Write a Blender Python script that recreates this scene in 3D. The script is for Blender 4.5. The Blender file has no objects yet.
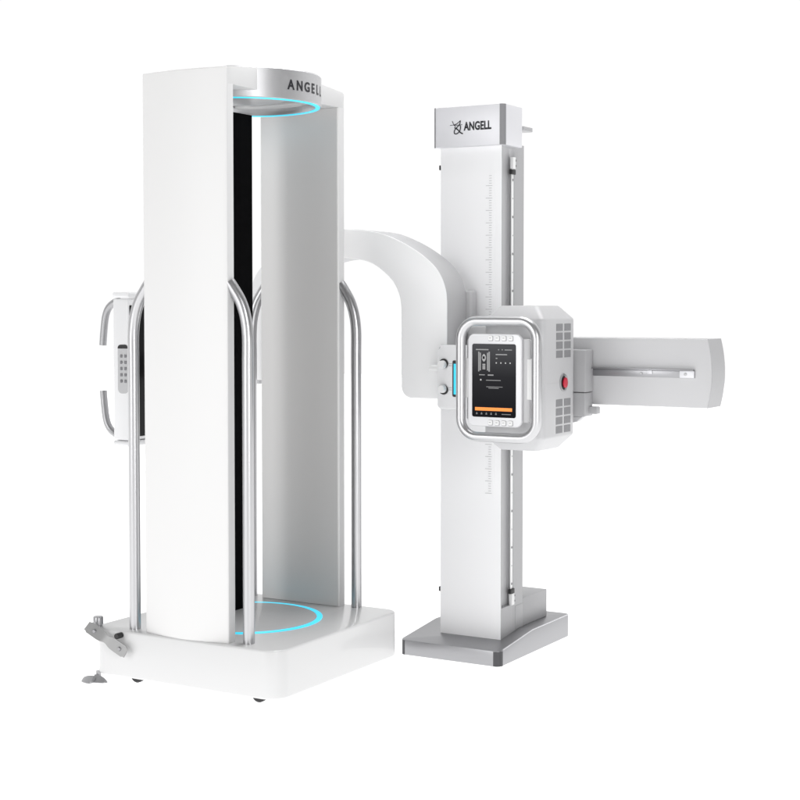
import bpy, bmesh, math, random
from mathutils import Vector, Matrix

random.seed(4)
R = math.radians
scene = bpy.context.scene
COL = scene.collection

# ------------------------------------------------------------------ camera
CAM = Vector((3.0963, -4.4164, 1.4534))
YAW, PITCH = R(30.4145), R(2.2446)
cam_data = bpy.data.cameras.new('camera')
cam_data.sensor_width = 36.0
cam_data.lens = 36.0 * 1529.47 / 800.0
cam_data.shift_y = -37.764 / 800.0
cam_data.clip_end = 500
cam = bpy.data.objects.new('camera', cam_data)
COL.objects.link(cam)
cam.location = CAM
cam.rotation_euler = (math.pi / 2 - PITCH, 0, YAW)
scene.camera = cam


def at(x, y, z):
    """metres right of / ahead of the camera -> scene point"""
    return Vector((CAM.x + x * math.cos(YAW) - y * math.sin(YAW), CAM.y + x * math.sin(YAW) + y * math.cos(YAW), z))


# ------------------------------------------------------------------ world: white studio, darker behind the photographer
world = bpy.data.worlds.new('World')
scene.world = world
world.use_nodes = True
nt = world.node_tree
nt.nodes.clear()
tc = nt.nodes.new('ShaderNodeTexCoord')
dot = nt.nodes.new('ShaderNodeVectorMath'); dot.operation = 'DOT_PRODUCT'
dot.inputs[1].default_value = (-math.sin(YAW), math.cos(YAW), 0)
mr = nt.nodes.new('ShaderNodeMapRange'); mr.interpolation_type = 'SMOOTHSTEP'
mr.inputs['From Min'].default_value = -0.35
mr.inputs['From Max'].default_value = 0.55
mr.inputs['To Min'].default_value = 0.16
mr.inputs['To Max'].default_value = 1.015
bg = nt.nodes.new('ShaderNodeBackground')
bg.inputs['Color'].default_value = (1, 1, 1, 1)
wo = nt.nodes.new('ShaderNodeOutputWorld')
nt.links.new(tc.outputs['Generated'], dot.inputs[0])
nt.links.new(dot.outputs['Value'], mr.inputs['Value'])
nt.links.new(mr.outputs['Result'], bg.inputs['Strength'])
nt.links.new(bg.outputs[0], wo.inputs['Surface'])


# ------------------------------------------------------------------ lamps: key from the left, plus added fills
def softbox(name, loc, target, sx, sy, watts, col=(1, 1, 1)):
    l = bpy.data.lights.new(name, 'AREA')
    l.shape = 'RECTANGLE'; l.size = sx; l.size_y = sy; l.energy = watts; l.color = col
    o = bpy.data.objects.new(name, l)
    COL.objects.link(o)
    o.location = loc
    o.rotation_euler = (Vector(target) - Vector(loc)).to_track_quat('-Z', 'Y').to_euler()
    return o


softbox('key_softbox', at(-8.6, -2.0, 3.4), at(0.0, 6.0, 1.25), 5.5, 5.5, 405)
softbox('side_fill', at(2.6, -1.2, 2.2), at(0.2, 6.0, 1.2), 2.0, 2.6, 148)  # added fill, brightens the right-facing faces
softbox('overhead_fill', at(0.7, 6.1, 5.0), at(0.1, 5.4, 0.0), 2.0, 2.0, 110)  # added fill to lift the upward faces
added_floor_backlight = softbox('added_floor_backlight', (0, 2, -0.5), (0, 2, 5), 70, 70, 1.08 * math.pi * 4900)  # added lamp under the sheet, keeps the floor white and shadowless

scene.view_settings.view_transform = 'Standard'
scene.view_settings.look = 'None'
scene.view_settings.gamma = 1
scene.view_settings.exposure = 0.0


# ------------------------------------------------------------------ materials
def mat(name, col, rough=0.4, metal=0.0, coat=0.0, spec=0.5, noise=0.0, nscale=40, bump=0.0, bscale=300, emit=None, estr=0, stretch=None, coat_rough=0.08):
    m = bpy.data.materials.new(name)
    m.use_nodes = True
    t = m.node_tree
    b = t.nodes['Principled BSDF']
    b.inputs['Base Color'].default_value = (*col, 1)
    b.inputs['Roughness'].default_value = rough
    b.inputs['Metallic'].default_value = metal
    b.inputs['Coat Weight'].default_value = coat
    b.inputs['Coat Roughness'].default_value = coat_rough
    b.inputs['Specular IOR Level'].default_value = spec
    if emit:
        b.inputs['Emission Color'].default_value = (*emit, 1)
        b.inputs['Emission Strength'].default_value = estr
    c = t.nodes.new('ShaderNodeTexCoord')
    mp = t.nodes.new('ShaderNodeMapping')
    t.links.new(c.outputs['Object'], mp.inputs['Vector'])
    if stretch:
        mp.inputs['Scale'].default_value = stretch
    if noise:
        n = t.nodes.new('ShaderNodeTexNoise'); n.inputs['Scale'].default_value = nscale; n.inputs['Detail'].default_value = 4
        t.links.new(mp.outputs[0], n.inputs['Vector'])
        r = t.nodes.new('ShaderNodeMapRange')
        r.inputs['To Min'].default_value = max(rough - noise, 0.02); r.inputs['To Max'].default_value = rough + noise
        t.links.new(n.outputs['Fac'], r.inputs['Value'])
        t.links.new(r.outputs[0], b.inputs['Roughness'])
    if bump:
        n2 = t.nodes.new('ShaderNodeTexNoise'); n2.inputs['Scale'].default_value = bscale; n2.inputs['Detail'].default_value = 2
        t.links.new(mp.outputs[0], n2.inputs['Vector'])
        bp = t.nodes.new('ShaderNodeBump'); bp.inputs['Strength'].default_value = bump; bp.inputs['Distance'].default_value = 0.001
        t.links.new(n2.outputs['Fac'], bp.inputs['Height'])
        t.links.new(bp.outputs[0], b.inputs['Normal'])
    return m


M = dict(
    edge=mat('shell_end_shade', (0.61, 0.61, 0.612), 0.45, noise=0.04, bump=0.03),
    band=mat('arm_edge_shade', (0.50, 0.50, 0.51), 0.45, noise=0.04, bump=0.03),
    bezel=mat('silver_grey_bezel', (0.70, 0.70, 0.715), 0.4, metal=0.2, noise=0.03),
    arm=mat('white_arm_enamel', (0.89, 0.89, 0.895), 0.45, noise=0.04, bump=0.03),
    beam_end_shade=mat('mid_grey_beam_end_shade', (0.42, 0.42, 0.43), 0.45, noise=0.05),
    inner_grey=mat('pale_grey_inner_sheet', (0.610, 0.603, 0.599), 0.40, noise=0.04, bump=0.02),
    stand=mat('bright_white_shell', (0.73, 0.727, 0.725), 0.45, noise=0.04, bump=0.03),
    dark_grey=mat('rivet_grey_corner_reflection', (0.22, 0.22, 0.23), 0.5, metal=0.0, noise=0.04),
    dark=mat('dark_corner_reflection', (0.07, 0.07, 0.075), 0.4, metal=0.4, noise=0.04),
    frame=mat('satin_frame_metal', (0.56, 0.56, 0.57), 0.32, metal=0.85, noise=0.03),
    grip=mat('satin_grey_grip', (0.42, 0.42, 0.43), 0.30, metal=0.5, noise=0.03),
    strap=mat('dull_grey_steel', (0.35, 0.35, 0.35), 0.38, metal=0.3, noise=0.05),
    white=mat('white_paint', (0.83, 0.83, 0.84), 0.42, noise=0.05, bump=0.04),
    deck=mat('gloss_white_moulding', (0.68, 0.68, 0.682), 0.35, coat=0.5, noise=0.04),
    grey=mat('pale_grey_paint', (0.525, 0.525, 0.535), 0.42, noise=0.05, bump=0.05),
    side=mat('mid_grey_side', (0.39, 0.39, 0.40), 0.45, noise=0.05, bump=0.04),
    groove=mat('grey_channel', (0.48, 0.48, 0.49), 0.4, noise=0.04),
    alu=mat('brushed_aluminium', (0.35, 0.35, 0.362), 0.36, metal=1.0, noise=0.03, nscale=60, stretch=(1, 1, 12)),
    satin=mat('satin_silver', (0.72, 0.72, 0.745), 0.52, metal=0.5, noise=0.04),
    canopy=mat('satin_silver_band', (0.53, 0.53, 0.54), 0.40, metal=0.8, noise=0.05, bump=0.05),
    bridge=mat('pearl_silver_moulding', (0.70, 0.70, 0.71), 0.42, metal=0.15, noise=0.05),
    chrome=mat('polished_steel', (0.52, 0.52, 0.53), 0.32, metal=1.0),
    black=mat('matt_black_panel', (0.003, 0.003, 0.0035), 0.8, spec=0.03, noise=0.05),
    plate=mat('black_glass_face', (0.006, 0.006, 0.007), 0.3, spec=0.15, noise=0.03),
    rubber=mat('black_rubber', (0.015, 0.015, 0.016), 0.5, noise=0.1),
    disc=mat('grey_turntable', (0.52, 0.52, 0.525), 0.4, coat=0.3, noise=0.05),
    cyan=mat('cyan_light_strip', (0.02, 0.4, 0.6), 0.3, emit=(0.045, 0.66, 0.87), estr=0.88, noise=0.02),
    lcd=mat('cyan_display', (0.02, 0.2, 0.3), 0.2, emit=(0.02, 0.60, 0.86), estr=1.0, noise=0.02),
    ink=mat('black_ink', (0.012, 0.012, 0.016), 0.45, noise=0.05),
    tick=mat('grey_ink', (0.44, 0.44, 0.45), 0.5, noise=0.05),
    ruler=mat('white_scale_tape', (0.83, 0.83, 0.84), 0.4, noise=0.05),
    gloss=mat('gloss_white_enamel', (0.80, 0.80, 0.80), 0.3, coat=0.6, noise=0.04),
    tape=mat('white_belt', (0.80, 0.80, 0.80), 0.5, noise=0.05),
    red=mat('red_plastic', (0.55, 0.02, 0.05), 0.3, noise=0.05),
    orange=mat('orange_bar_pixels', (0.3, 0.1, 0.01), 0.2, emit=(0.88, 0.24, 0.02), estr=0.9, noise=0.02),
    pix=mat('grey_pixels', (0.1, 0.1, 0.1), 0.2, emit=(0.14, 0.142, 0.145), estr=1, noise=0.02),
    dim=mat('dim_pixels', (0.1, 0.1, 0.1), 0.2, emit=(0.10, 0.10, 0.105), estr=1, noise=0.02),
    bright=mat('white_pixels', (0.1, 0.1, 0.1), 0.2, emit=(0.34, 0.34, 0.34), estr=1, noise=0.02),
    vent=mat('grey_mesh', (0.27, 0.27, 0.28), 0.55, noise=0.1, bump=0.6, bscale=900),
)

# screen: emission runs from mid grey at the top to near black
m = mat('screen_gradient', (0.004, 0.004, 0.005), 0.3, spec=0.02)
t = m.node_tree; b = t.nodes['Principled BSDF']
c = t.nodes.new('ShaderNodeTexCoord'); sp = t.nodes.new('ShaderNodeSeparateXYZ'); rp = t.nodes.new('ShaderNodeValToRGB')
t.links.new(c.outputs['Generated'], sp.inputs[0]); t.links.new(sp.outputs['Z'], rp.inputs[0]); t.links.new(rp.outputs[0], b.inputs['Emission Color'])
rp.color_ramp.elements[0].color = (0.004, 0.004, 0.005, 1); rp.color_ramp.elements[1].color = (0.075, 0.076, 0.08, 1)
e = rp.color_ramp.elements.new(0.55); e.color = (0.020, 0.020, 0.022, 1)
b.inputs['Emission Strength'].default_value = 1
M['screen'] = m

# made-up floor: translucent sheet lit from below so it stays white
m = bpy.data.materials.new('backlit_floor_sheet'); m.use_nodes = True
t = m.node_tree; t.nodes.clear()
tr = t.nodes.new('ShaderNodeBsdfTranslucent'); tr.inputs['Color'].default_value = (0.95, 0.95, 0.95, 1)
out = t.nodes.new('ShaderNodeOutputMaterial'); t.links.new(tr.outputs[0], out.inputs['Surface'])
M['sheet'] = m


# ------------------------------------------------------------------ mesh helpers
def obj(name, bm, m, parent=None, smooth=40):
    bmesh.ops.recalc_face_normals(bm, faces=bm.faces[:])
    me = bpy.data.meshes.new(name)
    bm.to_mesh(me); bm.free()
    if isinstance(m, str):
        me.materials.append(M[m])
    else:
        for k in m:
            me.materials.append(M[k])
    if smooth:
        for p in me.polygons:
            p.use_smooth = True
        me.set_sharp_from_angle(angle=R(smooth))
    o = bpy.data.objects.new(name, me)
    COL.objects.link(o)
    if parent is not None:
        o.parent = parent
        if parent.type == 'EMPTY':
            o.matrix_parent_inverse = Matrix.Translation(parent.location).inverted()
    return o


def merge(bm, tmp, mi=0):
    me = bpy.data.meshes.new('tmp')
    for f in tmp.faces:
        f.material_index = mi
    tmp.to_mesh(me); tmp.free()
    bm.from_mesh(me)
    bpy.data.meshes.remove(me)


def bevel_sharp(t, w, seg=3, ang=25):
    if w <= 0:
        return
    bmesh.ops.recalc_face_normals(t, faces=t.faces[:])
    ed = [e for e in t.edges if len(e.link_faces) == 2 and e.calc_face_angle(0) > R(ang)]
    bmesh.ops.bevel(t, geom=ed, offset=w, segments=seg, profile=0.5, affect='EDGES', clamp_overlap=True)


def box(bm, x0, x1, y0, y1, z0, z1, bev=0.004, seg=2, mi=0, rot=None):
    t = bmesh.new()
    bmesh.ops.create_cube(t, size=1)
    for v in t.verts:
        v.co = Vector(((x0 + x1) / 2 + v.co.x * (x1 - x0), (y0 + y1) / 2 + v.co.y * (y1 - y0), (z0 + z1) / 2 + v.co.z * (z1 - z0)))
    bevel_sharp(t, bev, seg)
    if rot:
        t.transform(rot)
    merge(bm, t, mi)


def loft(bm, sections, bev=0.0, seg=3, mi=0, ang=25):
    t = bmesh.new()
    loops = [[t.verts.new(p) for p in s] for s in sections]
    n = len(loops[0])
    for a, b_ in zip(loops, loops[1:]):
        for i in range(n):
            t.faces.new((a[i], a[(i + 1) % n], b_[(i + 1) % n], b_[i]))
    t.faces.new(loops[0][::-1]); t.faces.new(loops[-1])
    bevel_sharp(t, bev, seg, ang)
    merge(bm, t, mi)


def prism(bm, pts, axis, lo, hi, bev=0.0, seg=2, mi=0, ang=25):
    """pts: 2-D outline in the two axes left over (in x,y,z order)"""
    def p3(p, k):
        if axis == 'z': return (p[0], p[1], k)
        if axis == 'y': return (p[0], k, p[1])
        return (k, p[0], p[1])
    loft(bm, [[p3(p, lo) for p in pts], [p3(p, hi) for p in pts]], bev, seg, mi, ang)


def rrect(x0, x1, y0, y1, r, n=8):
    if not isinstance(r, (list, tuple)):
        r = [r] * 4
    out = []
    for (cx, cy, a0), rr in zip(((x1, y1, 0), (x0, y1, 90), (x0, y0, 180), (x1, y0, 270)), r):
        sx = -1 if cx == x1 else 1
        sy = -1 if cy == y1 else 1
        for i in range(n + 1):
            a = R(a0 + 90 * i / n)
            out.append((cx + sx * rr + rr * math.cos(a), cy + sy * rr + rr * math.sin(a)))
    return out


def smooth_path(pts, n=10):
    out = []
    P = [Vector(p) for p in pts]
    for i in range(len(P) - 1):
        p0 = P[max(i - 1, 0)]; p1 = P[i]; p2 = P[i + 1]; p3 = P[min(i + 2, len(P) - 1)]
        for k in range(n):
            u = k / n
            out.append(0.5 * ((2 * p1) + (p2 - p0) * u + (2 * p0 - 5 * p1 + 4 * p2 - p3) * u * u + (3 * p1 - p0 - 3 * p2 + p3) * u ** 3))
    out.append(P[-1])
    return out


def tube(bm, path, r, n=20, closed=False, mi=0):
    P = [Vector(p) for p in path]
    t = bmesh.new()
    N = len(P)
    tang = []
    for i in range(N):
        if closed:
            d = P[(i + 1) % N] - P[i - 1]
        else:
            d = P[min(i + 1, N - 1)] - P[max(i - 1, 0)]
        tang.append(d.normalized())
    up = Vector((0, 1, 0)) if abs(tang[0].y) < 0.9 else Vector((1, 0, 0))
    nrm = (up - tang[0] * up.dot(tang[0])).normalized()
    rings = []
    for i in range(N):
        if i:
            q = tang[i - 1].rotation_difference(tang[i])
            nrm = (q @ nrm)
            nrm = (nrm - tang[i] * nrm.dot(tang[i])).normalized()
        bi = tang[i].cross(nrm)
        rr = r[i] if isinstance(r, list) else r
        rings.append([t.verts.new(P[i] + (nrm * math.cos(2 * math.pi * k / n) + bi * math.sin(2 * math.pi * k / n)) * rr) for k in range(n)])
    prs = list(zip(rings, rings[1:])) + ([(rings[-1], rings[0])] if closed else [])
    for a, b_ in prs:
        for k in range(n):
            t.faces.new((a[k], a[(k + 1) % n], b_[(k + 1) % n], b_[k]))
    if not closed:
        t.faces.new(rings[0][::-1]); t.faces.new(rings[-1])
    merge(bm, t, mi)


def lathe(bm, prof, cx, cy, n=48, mi=0, axis='z', c3=0.0, closed=False):
    """prof: (radius, height) list round a vertical axis at cx,cy; axis 'x'/'y' turn it on its side"""
    t = bmesh.new()
    rings = []
    for r_, h in prof:
        ring = []
        for k in range(n):
            a = 2 * math.pi * k / n
            u, v = r_ * math.cos(a), r_ * math.sin(a)
            if axis == 'z': p = (cx + u, cy + v, h)
            elif axis == 'y': p = (cx + u, h, cy + v)
            else: p = (h, cx + u, cy + v)
            ring.append(t.verts.new(p))
        rings.append(ring)
    prs = list(zip(rings, rings[1:]))
    if closed:
        prs.append((rings[-1], rings[0]))
    for a, b_ in prs:
        for k in range(n):
            t.faces.new((a[k], a[(k + 1) % n], b_[(k + 1) % n], b_[k]))
    if not closed:
        t.faces.new(rings[0][::-1]); t.faces.new(rings[-1])
    merge(bm, t, mi)


def text_mesh(s, bold=0.0, spacing=1.0):
    cu = bpy.data.curves.new('lettering', 'FONT')
    cu.body = s; cu.size = 1; cu.offset = bold; cu.space_character = spacing; cu.resolution_u = 4
    o = bpy.data.objects.new('lettering', cu)
    COL.objects.link(o)
    dg = bpy.context.evaluated_depsgraph_get()
    me = bpy.data.meshes.new_from_object(o.evaluated_get(dg))
    bpy.data.objects.remove(o); bpy.data.curves.remove(cu)
    bm = bmesh.new(); bm.from_mesh(me); bpy.data.meshes.remove(me)
    xs = [v.co.x for v in bm.verts]; ys = [v.co.y for v in bm.verts]
    x0, x1, y0, y1 = min(xs), max(xs), min(ys), max(ys)
    for v in bm.verts:                       # fit to the unit square
        v.co.x = (v.co.x - x0) / (x1 - x0); v.co.y = (v.co.y - y0) / (y1 - y0)
    return bm


def thicken(bm, vec):
    g = bmesh.ops.extrude_face_region(bm, geom=bm.faces[:])
    for v in g['geom']:
        if isinstance(v, bmesh.types.BMVert):
            v.co += vec


def thing(name, loc, label, cat):
    o = bpy.data.objects.new(name, None)
    COL.objects.link(o)
    o.location = loc; o.empty_display_size = 0.2
    o['label'] = label; o['category'] = cat
    return o


# ------------------------------------------------------------------ ground
bm = bmesh.new()
bmesh.ops.create_grid(bm, x_segments=1, y_segments=1, size=20)
bmesh.ops.translate(bm, verts=bm.verts[:], vec=(0, 2, 0))
g = obj('ground', bm, 'sheet', smooth=0)
g['kind'] = 'structure'

# ================================================================== patient stand (left)
ST = thing('patient_stand', (-0.43, 0.435, 0), 'tall white open patient stand with two upright panels, steel grab rails and glowing blue rings', 'patient stand')
CX, CY, CR = -0.46, 0.435, 0.305
BZ0, BZ1 = 0.035, 0.2124

# base moulding
bm = bmesh.new()
prism(bm, rrect(-0.87, 0.0, 0.0, 0.87, [0.07, 0.07, 0.07, 0.075], 10), 'z', BZ0, BZ1, 0.008, 3, ang=40)
base = obj('base', bm, 'deck', ST)
# casters
for x, y in ((-0.706, 0.080), (-0.135, 0.080), (-0.706, 0.79), (-0.135, 0.79)):
    bm = bmesh.new()
    lathe(bm, [(0.004, y - 0.013), (0.026, y - 0.013), (0.031, y - 0.008), (0.031, y + 0.008), (0.026, y + 0.013), (0.004, y + 0.013)], x, 0.031, 32, axis='y')
    box(bm, x - 0.022, x + 0.022, y - 0.018, y - 0.014, 0.02, 0.045, 0.001)
    box(bm, x - 0.022, x + 0.022, y + 0.014, y + 0.018, 0.02, 0.045, 0.001)
    obj('caster', bm, 'rubber', base)

# turntable and its light ring, let into the deck top
bm = bmesh.new()
lathe(bm, [(0.282, BZ1 - 0.004), (0.282, BZ1 + 0.0025), (0.279, BZ1 + 0.004)], CX, CY, 96)
obj('turntable', bm, 'disc', ST)
bm = bmesh.new()
lathe(bm, [(0.2835, BZ1 - 0.004), (0.305, BZ1 - 0.004), (0.305, BZ1 + 0.002), (0.304, BZ1 + 0.003), (0.2845, BZ1 + 0.003), (0.2835, BZ1 + 0.002)], CX, CY, 128, closed=True)
obj('light_ring', bm, 'cyan', ST)


# side panels (outer skin bows gently outwards)
def panel_outline(flip):
    pts = []
    n = 24
    for i in range(n + 1):
        u = -1 + 2 * i / n
        a = -0.426 + 0.194 * u
        pts.append((a, 0.002 + 0.022 * abs(u) ** 2.0))
    pts += [(-0.232, 0.068), (-0.620, 0.068)]
    if flip:
        pts = [(p[0] - 0.012 * 0, 2 * CY - p[1]) for p in pts][::-1]
    return pts


for flip in (False, True):
    bm = bmesh.new()
    sh = -0.022 if flip else 0
    pts = [(x + sh, y) for x, y in panel_outline(flip)]
    prism(bm, pts, 'z', BZ1 - 0.002, 2.300, 0.006, 3, ang=35)
    for f in bm.faces:                      # upright ends: shade painted in as a greyer shell colour
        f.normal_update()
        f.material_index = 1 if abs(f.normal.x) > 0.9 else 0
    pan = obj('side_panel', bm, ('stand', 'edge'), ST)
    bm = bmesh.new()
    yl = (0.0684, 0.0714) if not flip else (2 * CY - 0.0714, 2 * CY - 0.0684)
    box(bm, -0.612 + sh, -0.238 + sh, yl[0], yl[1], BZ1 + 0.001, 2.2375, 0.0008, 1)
    obj('inner_sheet', bm, 'inner_grey', pan)  # thin sheet, a darker grey than the outer shell
    # bridge from the panel head to the canopy
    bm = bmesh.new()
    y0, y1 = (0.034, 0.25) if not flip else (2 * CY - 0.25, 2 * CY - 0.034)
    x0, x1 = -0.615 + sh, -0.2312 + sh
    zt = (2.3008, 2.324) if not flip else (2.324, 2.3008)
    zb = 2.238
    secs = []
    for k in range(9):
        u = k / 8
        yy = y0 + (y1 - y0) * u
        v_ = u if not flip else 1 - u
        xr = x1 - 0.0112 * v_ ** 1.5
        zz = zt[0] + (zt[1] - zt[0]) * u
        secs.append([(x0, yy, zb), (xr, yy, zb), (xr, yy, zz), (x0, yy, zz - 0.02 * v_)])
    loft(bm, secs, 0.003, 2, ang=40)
    obj('canopy_bridge', bm, 'edge', ST)  # takes the greyed end colour too, shade painted in

# round canopy: band, ceiling, light ring, lettering
bm = bmesh.new()
zt, zb = 2.328, 2.212
lathe(bm, [(0.01, zt), (CR - 0.006, zt), (CR, zt - 0.006), (CR, zb + 0.003), (CR - 0.003, zb), (CR - 0.026, zb), (CR - 0.028, zb + 0.003), (CR - 0.028, 2.246), (0.01, 2.246)], CX, CY, 128)
for v in bm.verts:                           # crown falls a little towards the back
    if v.co.z > 2.3:
        v.co.z -= max(0.0, -0.33 - v.co.x) * 0.17
can = obj('canopy', bm, 'canopy', ST)
bm = bmesh.new()
lathe(bm, [(CR - 0.022, zb - 0.003), (CR - 0.006, zb - 0.003), (CR - 0.005, zb + 0.001), (CR - 0.023, zb + 0.001)], CX, CY, 128, closed=True)
obj('light_ring', bm, 'cyan', can)
bm = bmesh.new()
lathe(bm, [(0.01, 2.238), (0.16, 2.238), (0.165, 2.241), (0.165, 2.248), (0.01, 2.248)], CX, CY, 64)
obj('ceiling_disc', bm, 'grey', can)
bm = bmesh.new()
for i, ch in enumerate('ANGELL'):
    w = {'A': 0.034, 'N': 0.031, 'G': 0.034, 'E': 0.023, 'L': 0.021}[ch]
    ang = R(-17.8 + 8.25 * i)
    t = text_mesh(ch, 0.030)
    bmesh.ops.triangulate(t, faces=t.faces[:])
    bmesh.ops.subdivide_edges(t, edges=t.edges[:], cuts=1)
    for v in t.verts:
        th = ang + (v.co.x - 0.5) * w / CR
        v.co = Vector((CX + (CR + 0.0012) * math.cos(th), CY + (CR + 0.0012) * math.sin(th), 2.248 + v.co.y * 0.038))
    merge(bm, t)
obj('lettering', bm, 'ink', can, smooth=0)

# tall black panel at the back of the opening
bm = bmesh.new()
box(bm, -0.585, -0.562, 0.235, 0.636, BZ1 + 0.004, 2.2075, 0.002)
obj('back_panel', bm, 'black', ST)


# grab rails
def grab_rail(x, y, xs, ys, r=0.0215):
    bm = bmesh.new()
    d = 1 if xs > x else -1
    L = abs(xs - x)
    top = [(x, y, BZ1 - 0.003), (x, y, 0.6), (x, y, 1.0), (x, y, 1.25), (x, y, 1.33)]
    arc = [(x + d * L * 0.10, y + (ys - y) * 0.1, 1.395), (x + d * L * 0.36, y + (ys - y) * 0.36, 1.455), (x + d * L * 0.78, y + (ys - y) * 0.78, 1.505), (xs, ys, 1.527)]
    tube(bm, [top[0], top[1], top[2]] + smooth_path(top[3:] + arc, 8), r, 24)
    obj('grab_rail', bm, 'chrome', ST)


grab_rail(-0.175, 0.070, -0.240, 0.047)
grab_rail(-0.191, 0.833, -0.262, 0.826)
grab_rail(-0.699, 0.058, -0.612, 0.050)
grab_rail(-0.706, 0.826, -0.632, 0.832)

# levelling foot at the near left corner, anchor strap, bolt
bm = bmesh.new()
fx, fy = -0.852, 0.022
lathe(bm, [(0.004, BZ1), (0.016, BZ1), (0.016, BZ1 + 0.006), (0.0195, BZ1 + 0.007), (0.0195, BZ1 + 0.034), (0.0175, BZ1 + 0.037), (0.004, BZ1 + 0.037)], fx, fy, 32)
lathe(bm, [(0.002, 0.0), (0.010, 0.001), (0.010, BZ0 + 0.004), (0.002, BZ0 + 0.004)], fx, fy, 20)
for s, ox, oy in ((-1, 0.0, -0.034), (1, -0.002, -0.012)):       # two domed claws on the floor
    secs = []
    for i in range(11):
        u = i / 10
        hw = 0.026 * math.sqrt(max(1 - u * u, 0.02))
        zc = 0.003 + 0.024 * math.sqrt(max(1 - u * u, 0.0))
        xc = fx + ox + s * (-0.006 + 0.060 * u)
        yc = fy + oy
        secs.append([(xc, yc - hw, 0.0005), (xc, yc - hw, 0.003), (xc, yc, zc), (xc, yc + hw, 0.003), (xc, yc + hw, 0.0005)])
    loft(bm, secs, 0)
obj('levelling_foot', bm, 'grip', ST)

bm = bmesh.new()                                       # strap: two flat blades joined by a quarter twist
secs = []
p0, p1 = Vector((-0.862, -0.030, 0.222)), Vector((-0.672, -0.028, 0.137))
d = (p1 - p0).normalized()
for i in range(31):
    u = i / 30
    tw = R(-12) + R(20) * (0.5 - 0.5 * math.cos(math.pi * min(max((u - 0.36) / 0.28, 0), 1)))
    w = 0.0225 - 0.008 * math.exp(-((u - 0.5) / 0.09) ** 2)
    if u < 0.04 or u > 0.96:
        w *= 0.8
    side = d.cross(Vector((0.50, -0.86, 0.12))).normalized()
    side = (side - d * side.dot(d)).normalized()
    nrm = d.cross(side)
    sd = side * math.cos(tw) + nrm * math.sin(tw)
    nn = d.cross(sd)
    c_ = p0.lerp(p1, u)
    secs.append([c_ + sd * w + nn * 0.0022, c_ - sd * w + nn * 0.0022, c_ - sd * w - nn * 0.0022, c_ + sd * w - nn * 0.0022])
loft(bm, secs, 0)
st = obj('anchor_strap', bm, 'strap', ST)
for u in (0.2, 0.84):
    c_ = p0.lerp(p1, u)
    bm = bmesh.new()
    lathe(bm, [(0.001, c_.y - 0.0065), (0.006, c_.y - 0.0065), (0.008, c_.y - 0.004), (0.008, c_.y), (0.001, c_.y)], c_.x, c_.z, 20, axis='y')
    obj('rivet', bm, 'alu', st)
bm = bmesh.new()
lathe(bm, [(0.002, -0.030), (0.010, -0.030), (0.011, -0.027), (0.011, 0.001), (0.002, 0.001)], -0.718, 0.196, 20, axis='y')
obj('bolt', bm, 'rubber', ST)

# ================================================================== x-ray machine (right)
XM = thing('x_ray_machine', (0.18, 1.26, 0), 'x-ray machine with white column, curved white arm, touch screen head and silver base plate', 'x-ray machine')
A0, A1, B0 = 0.038, 0.318, 1.126          # column front face

# base plate: front third slopes down
bm = bmesh.new()
x0, x1, y0, y1, yk = -0.078, 0.382, 0.990, 1.674, 1.293


def deck_z(y):
    return 0.0965 if y >= yk else 0.0625 + (0.0965 - 0.0625) * (y - y0) / (yk - y0)


out = rrect(x0, x1, y0, y1, 0.026, 8)
full = []
for i, p in enumerate(out):                # add the two kink points on the long edges
    q = out[(i + 1) % len(out)]
    full.append(p)
    if (p[1] - yk) * (q[1] - yk) < 0:
        full.append((p[0], yk))
t = bmesh.new()
lo = [t.verts.new((p[0], p[1], 0.0)) for p in full]
hi = [t.verts.new((p[0], p[1], deck_z(p[1]))) for p in full]
n = len(full)
for i in range(n):
    t.faces.new((lo[i], lo[(i + 1) % n], hi[(i + 1) % n], hi[i]))
t.faces.new(lo[::-1])
ks = [i for i, p in enumerate(full) if p[1] == yk]
t.faces.new(hi[ks[0]:ks[1] + 1]); t.faces.new(hi[ks[1]:] + hi[:ks[0] + 1])
bevel_sharp(t, 0.003, 2, 40)
merge(bm, t)
bp = obj('base_plate', bm, 'alu', XM)
bm = bmesh.new()
tube(bm, [(x1 - 0.0008, y, deck_z(y) - 0.0010) for y in (y0 + 0.030, y0 + 0.1, y0 + 0.2, yk - 0.01, yk, yk + 0.01, yk + 0.2, y1 - 0.027)], 0.0024, 10)
obj('edge_highlight_strip', bm, 'satin', bp)  # added bright strip, a painted highlight on the plate's edge
for cx_, cy_, a0_, a1_ in ((x1 - 0.026, y0 + 0.026, -95, 5), (x0 + 0.026, y0 + 0.026, 175, 262)):
    bm = bmesh.new()
    rr_ = 0.0268
    oo = [(cx_ + rr_ * math.cos(R(a0_ + (a1_ - a0_) * i / 12)), cy_ + rr_ * math.sin(R(a0_ + (a1_ - a0_) * i / 12))) for i in range(13)]
    ii = [(cx_ + (rr_ - 0.003) * math.cos(R(a0_ + (a1_ - a0_) * i / 12)), cy_ + (rr_ - 0.003) * math.sin(R(a0_ + (a1_ - a0_) * i / 12))) for i in range(12, -1, -1)]
    prism(bm, oo + ii, 'z', 0.0008, 0.0605, 0)
    obj('corner_reflection_strip', bm, 'dark', bp)  # added strips; the dark corner reflection is put into their colour

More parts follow.
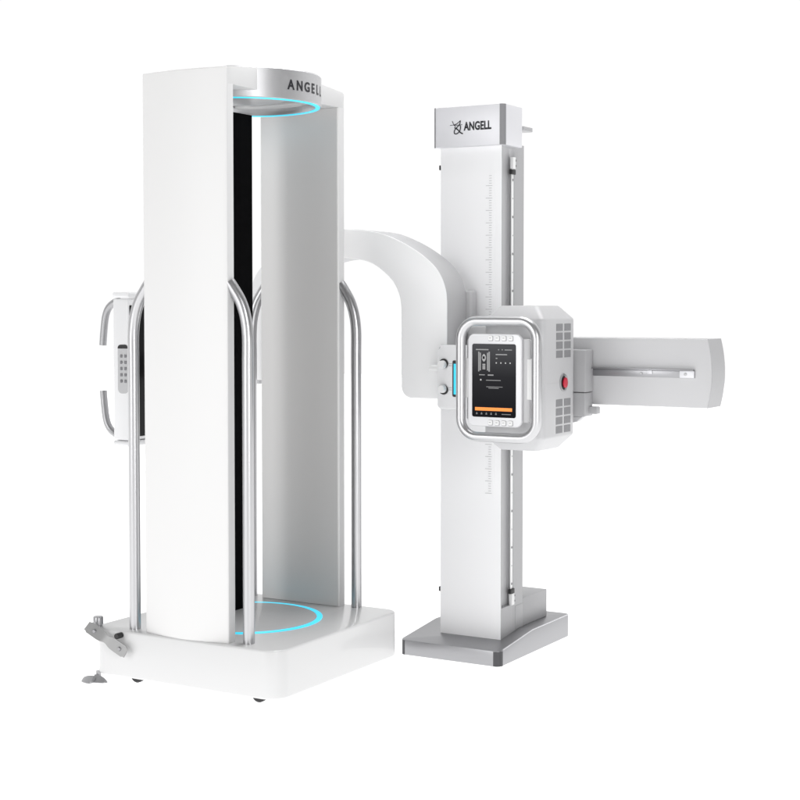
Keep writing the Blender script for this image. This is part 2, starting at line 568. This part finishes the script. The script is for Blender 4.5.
# column: extruded profile with a channel down each side
bm = bmesh.new()
gd = 0.020
prof = [(A0, B0), (A1, B0), (A1, 1.134), (A1 - gd, 1.146), (A1 - gd, 1.232), (A1 - 0.010, 1.240), (A1, 1.242), (A1, 1.330), (A0, 1.330), (A0, 1.242), (A0 + 0.010, 1.240), (A0 + gd, 1.232), (A0 + gd, 1.146), (A0, 1.134)]
prism(bm, prof, 'z', deck_z(B0) - 0.006, 2.10, 0.0)
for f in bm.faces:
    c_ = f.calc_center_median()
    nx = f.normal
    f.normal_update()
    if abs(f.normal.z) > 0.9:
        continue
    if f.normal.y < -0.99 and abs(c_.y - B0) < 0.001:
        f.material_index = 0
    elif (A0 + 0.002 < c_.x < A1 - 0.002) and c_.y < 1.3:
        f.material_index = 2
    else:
        f.material_index = 1  # sides a darker grey than the white front
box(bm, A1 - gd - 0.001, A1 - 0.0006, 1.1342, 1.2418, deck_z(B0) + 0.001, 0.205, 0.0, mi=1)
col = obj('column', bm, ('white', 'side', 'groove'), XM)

# cable housing behind the column foot
bm = bmesh.new()
box(bm, A0 + 0.004, A1 - 0.001, 1.333, 1.573, 0.0965, 0.215, 0.003)
box(bm, A0 + 0.004, A1 + 0.002, 1.258, 1.3315, 0.0965, 0.195, 0.002)
obj('cable_housing', bm, 'side', XM)

# cap with emblem and lettering
bm = bmesh.new()
prism(bm, rrect(0.018, 0.338, 1.104, 1.275, [0.006, 0.006, 0.008, 0.016], 8), 'z', 2.086, 2.250, 0.003, 2, ang=40)
cap = obj('column_cap', bm, 'satin', XM)
for cx_, cy_, rr_, a0_, a1_ in ((0.338 - 0.016, 1.104 + 0.016, 0.0168, -100, 10), (0.018 + 0.006, 1.104 + 0.006, 0.0068, 165, 285)):
    bm = bmesh.new()
    oo = [(cx_ + rr_ * math.cos(R(a0_ + (a1_ - a0_) * i / 12)), cy_ + rr_ * math.sin(R(a0_ + (a1_ - a0_) * i / 12))) for i in range(13)]
    ii = [(cx_ + (rr_ - 0.003) * math.cos(R(a0_ + (a1_ - a0_) * i / 12)), cy_ + (rr_ - 0.003) * math.sin(R(a0_ + (a1_ - a0_) * i / 12))) for i in range(12, -1, -1)]
    prism(bm, oo + ii, 'z', 2.0866, 2.2494, 0)
    obj('corner_reflection_strip', bm, 'dark_grey', cap)  # added strips that paint the rounded corner's dark reflection
bm = text_mesh('ANGELL', 0.036, 1.04)
for v in bm.verts:
    v.co = Vector((0.156 + v.co.x * 0.126, 1.1028, 2.1495 + v.co.y * 0.036))
thicken(bm, Vector((0, 0.0016, 0)))
obj('lettering', bm, 'ink', cap, smooth=0)
bm = bmesh.new()


def ribbon(pts, w):
    P = smooth_path([(0.094 + x * 0.056, 0, 2.194 - y * 0.056) for x, y in pts], 6)
    for i in range(len(P) - 1):
        d_ = (P[i + 1] - P[i]).normalized()
        s_ = Vector((-d_.z, 0, d_.x)) * w
        e_ = d_ * w * 0.3
        yy = 1.1026 - 0.00002 * i
        q = [P[i] + s_ - e_, P[i + 1] + s_ + e_, P[i + 1] - s_ + e_, P[i] - s_ - e_]
        vs = [bm.verts.new((a_.x, yy, a_.z)) for a_ in q]
        bm.faces.new(vs)


ribbon([(0.0, 0.34), (0.3, 0.33), (0.62, 0.36), (1.0, 0.34)], 0.0011)
ribbon([(0.17, 0.04), (0.30, 0.30), (0.45, 0.46)], 0.0013)
ribbon([(0.28, 0.33), (0.55, 0.25), (0.84, 0.04)], 0.0016)
ribbon([(0.84, 0.04), (0.78, 0.30), (0.55, 0.52), (0.36, 0.74), (0.36, 0.94), (0.56, 0.97), (0.78, 0.80), (0.86, 0.52), (0.80, 0.34)], 0.0022)
ribbon([(0.36, 0.52), (0.60, 0.66), (0.82, 0.88), (1.04, 1.0)], 0.0026)
obj('emblem', bm, 'ink', cap, smooth=0)
bm = bmesh.new()                            # cable hook behind the cap
prism(bm, rrect(0.262, 0.316, 1.3305, 1.435, [0.025, 0.025, 0.001, 0.001], 8), 'z', 2.166, 2.182, 0.003, 2, ang=50)
box(bm, 0.20, 0.30, 1.3305, 1.336, 2.10, 2.17, 0.001)
obj('cable_hook', bm, 'side', XM)

# ruler on the column
bm = bmesh.new()
box(bm, 0.2655, 0.2875, B0 - 0.0015, B0 + 0.001, 0.66, 1.985, 0.0)
ru = obj('ruler', bm, 'ruler', XM)
bm = bmesh.new()
k = 0
z = 0.675
while z < 1.97:
    L = 0.030 if k % 5 == 0 else 0.012
    yy = B0 - 0.0022
    xl = 0.247 if k % 5 == 0 else 0.262
    vs = [bm.verts.new(p) for p in ((xl, yy, z - 0.0009), (xl + L, yy, z - 0.0009), (xl + L, yy, z + 0.0009), (xl, yy, z + 0.0009))]
    bm.faces.new(vs)
    k += 1
    z += 0.01
obj('tick_marks', bm, 'tick', ru, smooth=0)


# belts in the side channels
def belt(xs, s):
    bm = bmesh.new()
    box(bm, xs - 0.0015, xs + 0.0015, 1.217, 1.236, 0.245, 2.005, 0.0005)
    be = obj('belt', bm, 'tape', XM)
    for (za, zb_, zc) in ((1.998, 2.045, 1.985), (0.205, 0.252, 0.262)):
        bm = bmesh.new()
        box(bm, xs - 0.004, xs + 0.006 * s + 0.004 * (s > 0), 1.214, 1.238, za, zb_, 0.001)
        obj('belt_clamp', bm, 'tape', be)
        bm = bmesh.new()
        box(bm, xs - 0.006, xs + 0.007, 1.209, 1.246, zc - 0.010, zc + 0.010, 0.002)
        for dz in (-0.01, 0.012):
            box(bm, A1 - 0.001 if s > 0 else A0 - 0.004, A1 + 0.004 if s > 0 else A0 + 0.001, 1.2445, 1.253, (za + zb_) / 2 + dz - 0.004, (za + zb_) / 2 + dz + 0.004, 0.001)
        obj('clamp_block', bm, 'rubber', be)
    z = 1.953
    i = 0
    while z > 0.28:
        r_ = 0.0052 if i % 2 == 0 else 0.003
        bm = bmesh.new()
        lathe(bm, [(0.0005, xs + s * 0.0012), (r_, xs + s * 0.0012), (r_, xs + s * 0.0028), (0.0005, xs + s * 0.0028)], 1.2275, z, 12, axis='x')
        obj('rivet', bm, 'dark_grey' if i % 2 == 0 else 'groove', be)
        z -= 0.0755
        i += 1


belt(A1 - 0.002, 1)
belt(A0 + 0.002, -1)

for z_ in (2.017, 0.240):
    bm = bmesh.new()
    box(bm, A0 - 0.062, A0 + 0.002, 1.222, 1.236, z_ - 0.010, z_ + 0.010, 0.002)
    obj('cable_clip', bm, 'rubber', XM)

# carriage riding on the column
bm = bmesh.new()
box(bm, 0.0, 0.210, 1.070, B0 - 0.003, 1.10, 1.502, 0.012, 3)
box(bm, 0.205, 0.640, 1.040, B0 - 0.004, 0.98, 1.360, 0.012, 3)
box(bm, 0.345, 0.640, B0 - 0.006, 1.26, 1.03, 1.31, 0.01, 3)
obj('carriage', bm, 'grey', XM)

# U arm
outer = [(-0.291, 1.7545), (-0.20, 1.748), (-0.115, 1.733), (-0.022, 1.697), (0.062, 1.651), (0.128, 1.600), (0.164, 1.552), (0.183, 1.500), (0.188, 1.455)]
inner = [(-0.291, 1.634), (-0.225, 1.628), (-0.160, 1.611), (-0.100, 1.573), (-0.055, 1.528), (-0.028, 1.468), (-0.022, 1.40)]


def mirror(pts):
    return [(-0.590 - p[0], p[1]) for p in pts]


def sm2(pts, n=5):
    return [(p.x, p.z) for p in smooth_path([(a, 0, z) for a, z in pts], n)]


oR, iR = sm2(outer), sm2(inner)
leg_r = [(0.188, 1.068)] + [(-0.022 + 0.045 - 0.045 * math.sin(R(a)), 1.068 + 0.045 - 0.045 * math.cos(R(a))) for a in range(0, 91, 15)]
leg_l = [(-0.568, 1.122)] + [(-0.778 + 0.045 - 0.045 * math.sin(R(a)), 1.122 + 0.045 - 0.045 * math.cos(R(a))) for a in range(0, 91, 15)]
poly = oR + leg_r + iR[::-1] + mirror(iR)[1:] + [leg_l[0]] + leg_l[1:] + mirror(oR)[::-1][:-1]
bm = bmesh.new()
prism(bm, poly, 'y', 0.906, 1.072, 0.004, 3, ang=50)
for f in bm.faces:                          # edge faces greyer: shade painted into the arm's colour
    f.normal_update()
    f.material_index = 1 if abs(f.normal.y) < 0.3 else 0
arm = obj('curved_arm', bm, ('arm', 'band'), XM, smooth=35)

# collimator
bm = bmesh.new()
prism(bm, [(p[0], p[1]) for p in rrect(0.180, 0.4365, 1.036, 1.283, 0.012, 5)], 'y', 0.862, 1.00, 0.004, 2, ang=50)
colm = obj('collimator', bm, 'white', XM)
bm = bmesh.new()                            # rim and raised front plate
prism(bm, [(0.174, 1.045), (0.186, 1.033), (0.430, 1.033), (0.430, 1.286), (0.186, 1.286), (0.186, 1.274), (0.174, 1.262)], 'y', 0.851, 0.861, 0.003, 2)
obj('front_plate', bm, 'white', colm)
bm = bmesh.new()
prism(bm, [(0.1725, 1.044), (0.1855, 1.0315), (0.430, 1.0315), (0.430, 1.2875), (0.1855, 1.2875), (0.1725, 1.263)], 'y', 0.8608, 0.8625, 0)
obj('plate_seam', bm, 'groove', colm)
for zc in (1.209, 1.114):
    bm = bmesh.new()
    lathe(bm, [(0.002, 0.828), (0.013, 0.828), (0.0155, 0.831), (0.0165, 0.846), (0.002, 0.846)], 0.203, zc, 32, axis='y')
    kn = obj('knob', bm, 'tape', colm)
    bm = bmesh.new()
    lathe(bm, [(0.002, 0.8455), (0.019, 0.8455), (0.019, 0.8515), (0.002, 0.8515)], 0.2045, zc + (0.004 if zc > 1.16 else -0.004), 32, axis='y')
    obj('knob_ring', bm, 'rubber', kn)
    bm = bmesh.new()
    for dz in (-0.004, 0.004):
        box(bm, 0.226, 0.240, 0.8500, 0.8515, zc - 0.0012 + dz, zc + 0.0012 + dz, 0)
    obj('knob_marks', bm, 'tick', kn, smooth=0)
bm = bmesh.new()
prism(bm, rrect(0.243, 0.33, 1.083, 1.226, 0.006, 4), 'y', 0.8485, 0.8515, 0.001, 1, ang=50)
lc = obj('display', bm, 'rubber', colm)
bm = bmesh.new()
box(bm, 0.250, 0.322, 0.8470, 0.8480, 1.093, 1.213, 0)
obj('display_glass', bm, 'lcd', lc, smooth=0)
bm = bmesh.new()
lathe(bm, [(0.002, 0.128), (0.011, 0.128), (0.012, 0.131), (0.012, 0.180), (0.002, 0.180)], 0.875, 1.194, 24, axis='x')
obj('side_knob', bm, 'tape', colm)

# tube head: box tapering at top and bottom
bm = bmesh.new()


def hs(x0, x1, y0, y1, z, r=0.022):
    return [(p[0], p[1], z) for p in rrect(x0, x1, y0, y1, r, 5)]


hx0, hx1, hy0, hy1 = 0.437, 0.689, 0.738, 1.022
loft(bm, [hs(hx0 + .045, hx1 - .045, hy0 + .045, hy1 - .045, 0.893, .020), hs(hx0, hx1, hy0, hy1, 0.945), hs(hx0, hx1, hy0, hy1, 1.390), hs(hx0 + .045, hx1 - .045, hy0 + .045, hy1 - .045, 1.4405, .020)], 0.006, 3, ang=30)
head = obj('tube_head', bm, 'grey', XM)
for zt_ in (1.372, 1.086):
    bm = bmesh.new()
    for i in range(4):
        for ya in (0.846, 0.920):
            z1 = zt_ - i * 0.0338
            for kx in range(4):
                box(bm, hx1 - 0.002, hx1 + 0.0016, ya + 0.001, ya + 0.057, z1 - 0.0265 + kx * 0.0067, z1 - 0.0265 + kx * 0.0067 + 0.0042, 0)
            box(bm, hx1 - 0.002, hx1 + 0.0006, ya, ya + 0.058, z1 - 0.0272, z1 + 0.0005, 0)
    obj('vent_grille', bm, 'vent', head, smooth=0)
bm = bmesh.new()
lathe(bm, [(0.002, hx1 + 0.001), (0.030, hx1 + 0.001), (0.034, hx1 - 0.001), (0.034, hx1 + 0.004), (0.028, hx1 + 0.005), (0.026, hx1 + 0.002), (0.002, hx1 + 0.0015)], 0.911, 1.148, 40, axis='x')
eb = obj('stop_button', bm, 'chrome', head)
bm = bmesh.new()
lathe(bm, [(0.002, hx1 + 0.002), (0.026, hx1 + 0.002), (0.026, hx1 + 0.003), (0.002, hx1 + 0.0032)], 0.911, 1.148, 32, axis='x')
obj('button_seat', bm, 'rubber', eb)
bm = bmesh.new()
lathe(bm, [(0.002, hx1 + 0.003), (0.012, hx1 + 0.003), (0.013, hx1 + 0.006), (0.019, hx1 + 0.007), (0.020, hx1 + 0.011), (0.016, hx1 + 0.013), (0.002, hx1 + 0.0135)], 0.911, 1.148, 32, axis='x')
obj('button_cap', bm, 'red', eb)
bm = bmesh.new()
box(bm, hx1 - 0.002, hx1 + 0.0006, 0.765, 0.865, 1.1485, 1.1505, 0)
obj('seam', bm, 'groove', head, smooth=0)

# handle frame round the touch panel
bm = bmesh.new()
path = [(p[0], 0.652, p[1]) for p in rrect(0.386, 0.700, 0.951, 1.384, 0.068, 10)]
tube(bm, path, 0.0185, 20, closed=True)
hf = obj('handle_frame', bm, 'frame', XM)
for xa, xb in ((0.655, 0.694), (0.394, 0.420)):
    bm = bmesh.new()
    box(bm, xa, xb, 0.662, 0.690, 1.095, 1.245, 0.004)
    obj('frame_bracket', bm, 'tape', hf)
bm = bmesh.new()
box(bm, 0.470, 0.640, 0.690, 0.740, 1.03, 1.30, 0.004)
box(bm, 0.394, 0.692, 0.6815, 0.696, 1.10, 1.24, 0.003)
obj('panel_mount', bm, 'grey', hf)

# touch panel
bm = bmesh.new()
prism(bm, rrect(0.417, 0.640, 0.991, 1.337, 0.026, 6), 'y', 0.650, 0.664, 0.004, 3, ang=50)
tp = obj('touch_panel', bm, 'bezel', XM)
bm = bmesh.new()
prism(bm, rrect(0.404, 0.668, 1.010, 1.318, 0.012, 4), 'y', 0.6645, 0.681, 0.003, 2, ang=50)
obj('rear_shell', bm, 'grey', tp)
bm = bmesh.new()
prism(bm, rrect(0.436, 0.617, 1.026, 1.299, 0.008, 4), 'y', 0.6478, 0.652, 0.0006, 1, ang=50)
sc = obj('screen', bm, 'screen', tp)


def pixels(name, rects, m_, y=0.6470):
    bm = bmesh.new()
    for x0_, x1_, z0_, z1_ in rects:
        vs = [bm.verts.new(p) for p in ((x0_, y, z0_), (x1_, y, z0_), (x1_, y, z1_), (x0_, y, z1_))]
        bm.faces.new(vs)
    return obj(name, bm, m_, sc, smooth=0)


pixels('orange_bar', [(0.449, 0.603, 1.050, 1.0625)], 'orange')
ic = []
for i in range(5):
    x = 0.453 + i * 0.020
    ic += [(x, x + 0.007, 1.036, 1.0395), (x + 0.0015, x + 0.0055, 1.0405, 1.0435)]
ic.append((0.560, 0.598, 1.0375, 1.040))
pixels('toolbar_icons', ic, 'dim')
tx = [(0.452, 0.505, 1.2755, 1.2795), (0.545, 0.549, 1.276, 1.280), (0.560, 0.564, 1.276, 1.280), (0.572, 0.602, 1.276, 1.279), (0.535, 0.582, 1.258, 1.262), (0.535, 0.542, 1.244, 1.248), (0.466, 0.490, 1.182, 1.185), (0.502, 0.526, 1.181, 1.1855), (0.495, 0.556, 1.1625, 1.165), (0.496, 0.564, 1.1385, 1.1405), (0.505, 0.548, 1.1335, 1.1355)]
pixels('text_lines', tx, 'pix')
pixels('screen_marks', [(0.535 + i * 0.019, 0.540 + i * 0.019, 1.2265, 1.2315) for i in range(4)] + [(0.470, 0.476, 1.162, 1.168)], 'bright')
th = [(0.462, 0.467, 1.196, 1.270), (0.505, 0.511, 1.196, 1.270), (0.4680, 0.4735, 1.20, 1.266), (0.4985, 0.504, 1.20, 1.266)]
pixels('thumbnail', th, 'pix')
th2 = []
for k in range(10):
    u = (k + 0.5) / 10
    hw = 0.0085 * math.sin(math.pi * u) ** 0.6
    th2.append((0.486 - hw, 0.486 + hw, 1.232 + u * 0.028, 1.232 + (u + 0.08) * 0.028))
for k in range(4):
    th2.append((0.480, 0.492, 1.2045 + k * 0.0055, 1.2078 + k * 0.0055))
pixels('thumbnail_figure', th2, 'bright')
pixels('thumbnail_shade', [(0.481, 0.4895, 1.243, 1.253)], 'screen', 0.6464)
for z_, nm in ((1.3205, 0), (1.0065, 1)):
    for i in range(4):
        x = 0.512 + i * 0.0277
        bm = bmesh.new()
        prism(bm, rrect(x - 0.0085, x + 0.0085, z_ - 0.0085, z_ + 0.0085, 0.004, 3), 'y', 0.6465, 0.651, 0.001, 1, ang=50)
        bt = obj('key_button', bm, 'tape', tp)
        bm = bmesh.new()
        prism(bm, rrect(x - 0.0088, x + 0.0112, z_ - 0.0112, z_ + 0.0090, 0.004, 3), 'y', 0.6488, 0.651, 0.0, 1)
        obj('key_shade', bm, 'side', bt)  # grey plate offset right and down, painted shade round the key
        bm = bmesh.new()
        for q in [(x - 0.004, x + 0.004, z_ - 0.0008, z_ + 0.0018), (x - 0.001, x + 0.0012, z_ - 0.0048, z_ + 0.0048)][:1 + (i + nm) % 2]:
            vs = [bm.verts.new(p) for p in ((q[0], 0.6459, q[2]), (q[1], 0.6459, q[2]), (q[1], 0.6459, q[3]), (q[0], 0.6459, q[3]))]
            bm.faces.new(vs)
            break
        obj('key_mark', bm, 'side', bt, smooth=0)

# horizontal beam with slot rail
bm = bmesh.new()
prof = []
n = 16
for i in range(n + 1):
    z_ = 1.055 + (1.315 - 1.055) * i / n
    u = 2 * i / n - 1
    prof.append((1.190 + 0.017 * (1 - u * u), z_))
prism(bm, prof + [(0.36, 1.315), (0.36, 1.055)], 'y', 1.106, 1.262, 0.004, 2, ang=50)
beam = obj('horizontal_beam', bm, 'grey', XM, smooth=35)
bm = bmesh.new()
ep = [(p[0] + 0.0012, p[1]) for p in prof[:n + 1]]
prism(bm, ep + [(p[0] - 0.003, p[1]) for p in ep[::-1]], 'y', 1.1105, 1.2585, 0)
obj('end_shade_plate', bm, 'beam_end_shade', beam, smooth=35)  # added plate; its darker grey paints shade on the beam end
bm = bmesh.new()
box(bm, 0.69, 1.142, 1.085, 1.1075, 1.196, 1.2005, 0.001)
box(bm, 0.69, 1.142, 1.100, 1.1075, 1.168, 1.1955, 0.001)
sl = obj('slot_rail', bm, 'alu', beam)
bm = bmesh.new()
box(bm, 1.085, 1.142, 1.0955, 1.1005, 1.168, 1.1945, 0.001)
obj('end_stop', bm, 'satin', sl)
bm = bmesh.new()
box(bm, 0.955, 0.975, 1.0955, 1.1005, 1.180, 1.1945, 0.001)
obj('rail_clip', bm, 'satin', sl)
bm = bmesh.new()
lathe(bm, [(0.0005, 1.092), (0.005, 1.092), (0.006, 1.0935), (0.006, 1.0965), (0.0005, 1.0965)], 1.108, 1.182, 16, axis='y')
obj('screw', bm, 'groove', sl)
bm = bmesh.new()
lathe(bm, [(0.0005, 1.094), (0.004, 1.094), (0.005, 1.0955), (0.005, 1.1005), (0.0005, 1.1005)], 0.93, 1.182, 16, axis='y')
obj('screw', bm, 'groove', sl)

# slide block between head and beam
bm = bmesh.new()
box(bm, 0.60, 0.730, 1.028, 1.104, 1.105, 1.270, 0.006)
box(bm, 0.58, 0.728, 1.026, 1.104, 1.012, 1.1035, 0.003)
box(bm, 0.66, 0.760, 1.066, 1.104, 1.020, 1.048, 0.003)
blk = obj('slide_block', bm, 'side', XM)
bm = bmesh.new()
prism(bm, [(0.670, 1.011), (0.715, 1.011), (0.690, 0.990), (0.670, 0.985)], 'y', 1.04, 1.07, 0.002, 1)
obj('latch', bm, 'groove', blk)

# detector on the far leg of the arm
bm = bmesh.new()
box(bm, -1.30, -0.76, 0.955, 1.045, 1.10, 1.22, 0.008)
obj('detector_slide', bm, 'grey', XM)
DB = 0.85
bm = bmesh.new()
box(bm, -1.490, -1.398, DB, 1.27, 0.835, 1.470, 0.008, 3)
det = obj('detector', bm, 'white', XM)
for z0_, z1_ in ((1.4725, 1.499), (0.808, 0.8325)):
    bm = bmesh.new()
    box(bm, -1.492, -1.392, DB - 0.003, 1.272, z0_, z1_, 0.009, 3)
    obj('end_cap', bm, 'white', det)
bm = bmesh.new()
box(bm, -1.400, -1.394, DB + 0.006, 1.262, 0.850, 1.440, 0.003)
obj('face_panel', bm, 'plate', det)
bm = bmesh.new()
prism(bm, rrect(-1.462, -1.400, 1.045, 1.265, 0.022, 6), 'y', DB - 0.0012, DB + 0.004, 0.001, 1, ang=50)
kp = obj('keypad', bm, 'grey', det)
bm = bmesh.new()
prism(bm, rrect(-1.461, -1.401, 1.247, 1.264, [0.017, 0.017, 0.002, 0.002], 6), 'y', DB - 0.0022, DB - 0.0014, 0, 1)
obj('keypad_slot', bm, 'rubber', kp)
bm = bmesh.new()
for i in range(5):
    for xk in (-1.440, -1.416):
        z_ = 1.213 - i * 0.028
        box(bm, xk - 0.006, xk + 0.006, DB - 0.005, DB - 0.001, z_ - 0.007, z_ + 0.007, 0.0015, 1)
obj('key_block', bm, 'dark_grey', kp)
for s in (1, -1):
    zc = 1.156
    pth = [(-1.480, 0.885, zc + s * 0.302), (-1.500, 0.885, zc + s * 0.296), (-1.522, 0.885, zc + s * 0.272), (-1.535, 0.885, zc + s * 0.232), (-1.542, 0.885, zc + s * 0.165), (-1.546, 0.885, zc + s * 0.103)]
    pth = [(-1.480 + (p[0] + 1.480) * 1.5, p[1], p[2]) for p in pth]
    bm = bmesh.new()
    tube(bm, smooth_path(pth, 8), 0.0165, 20)
    obj('detector_handle', bm, 'grip', det)
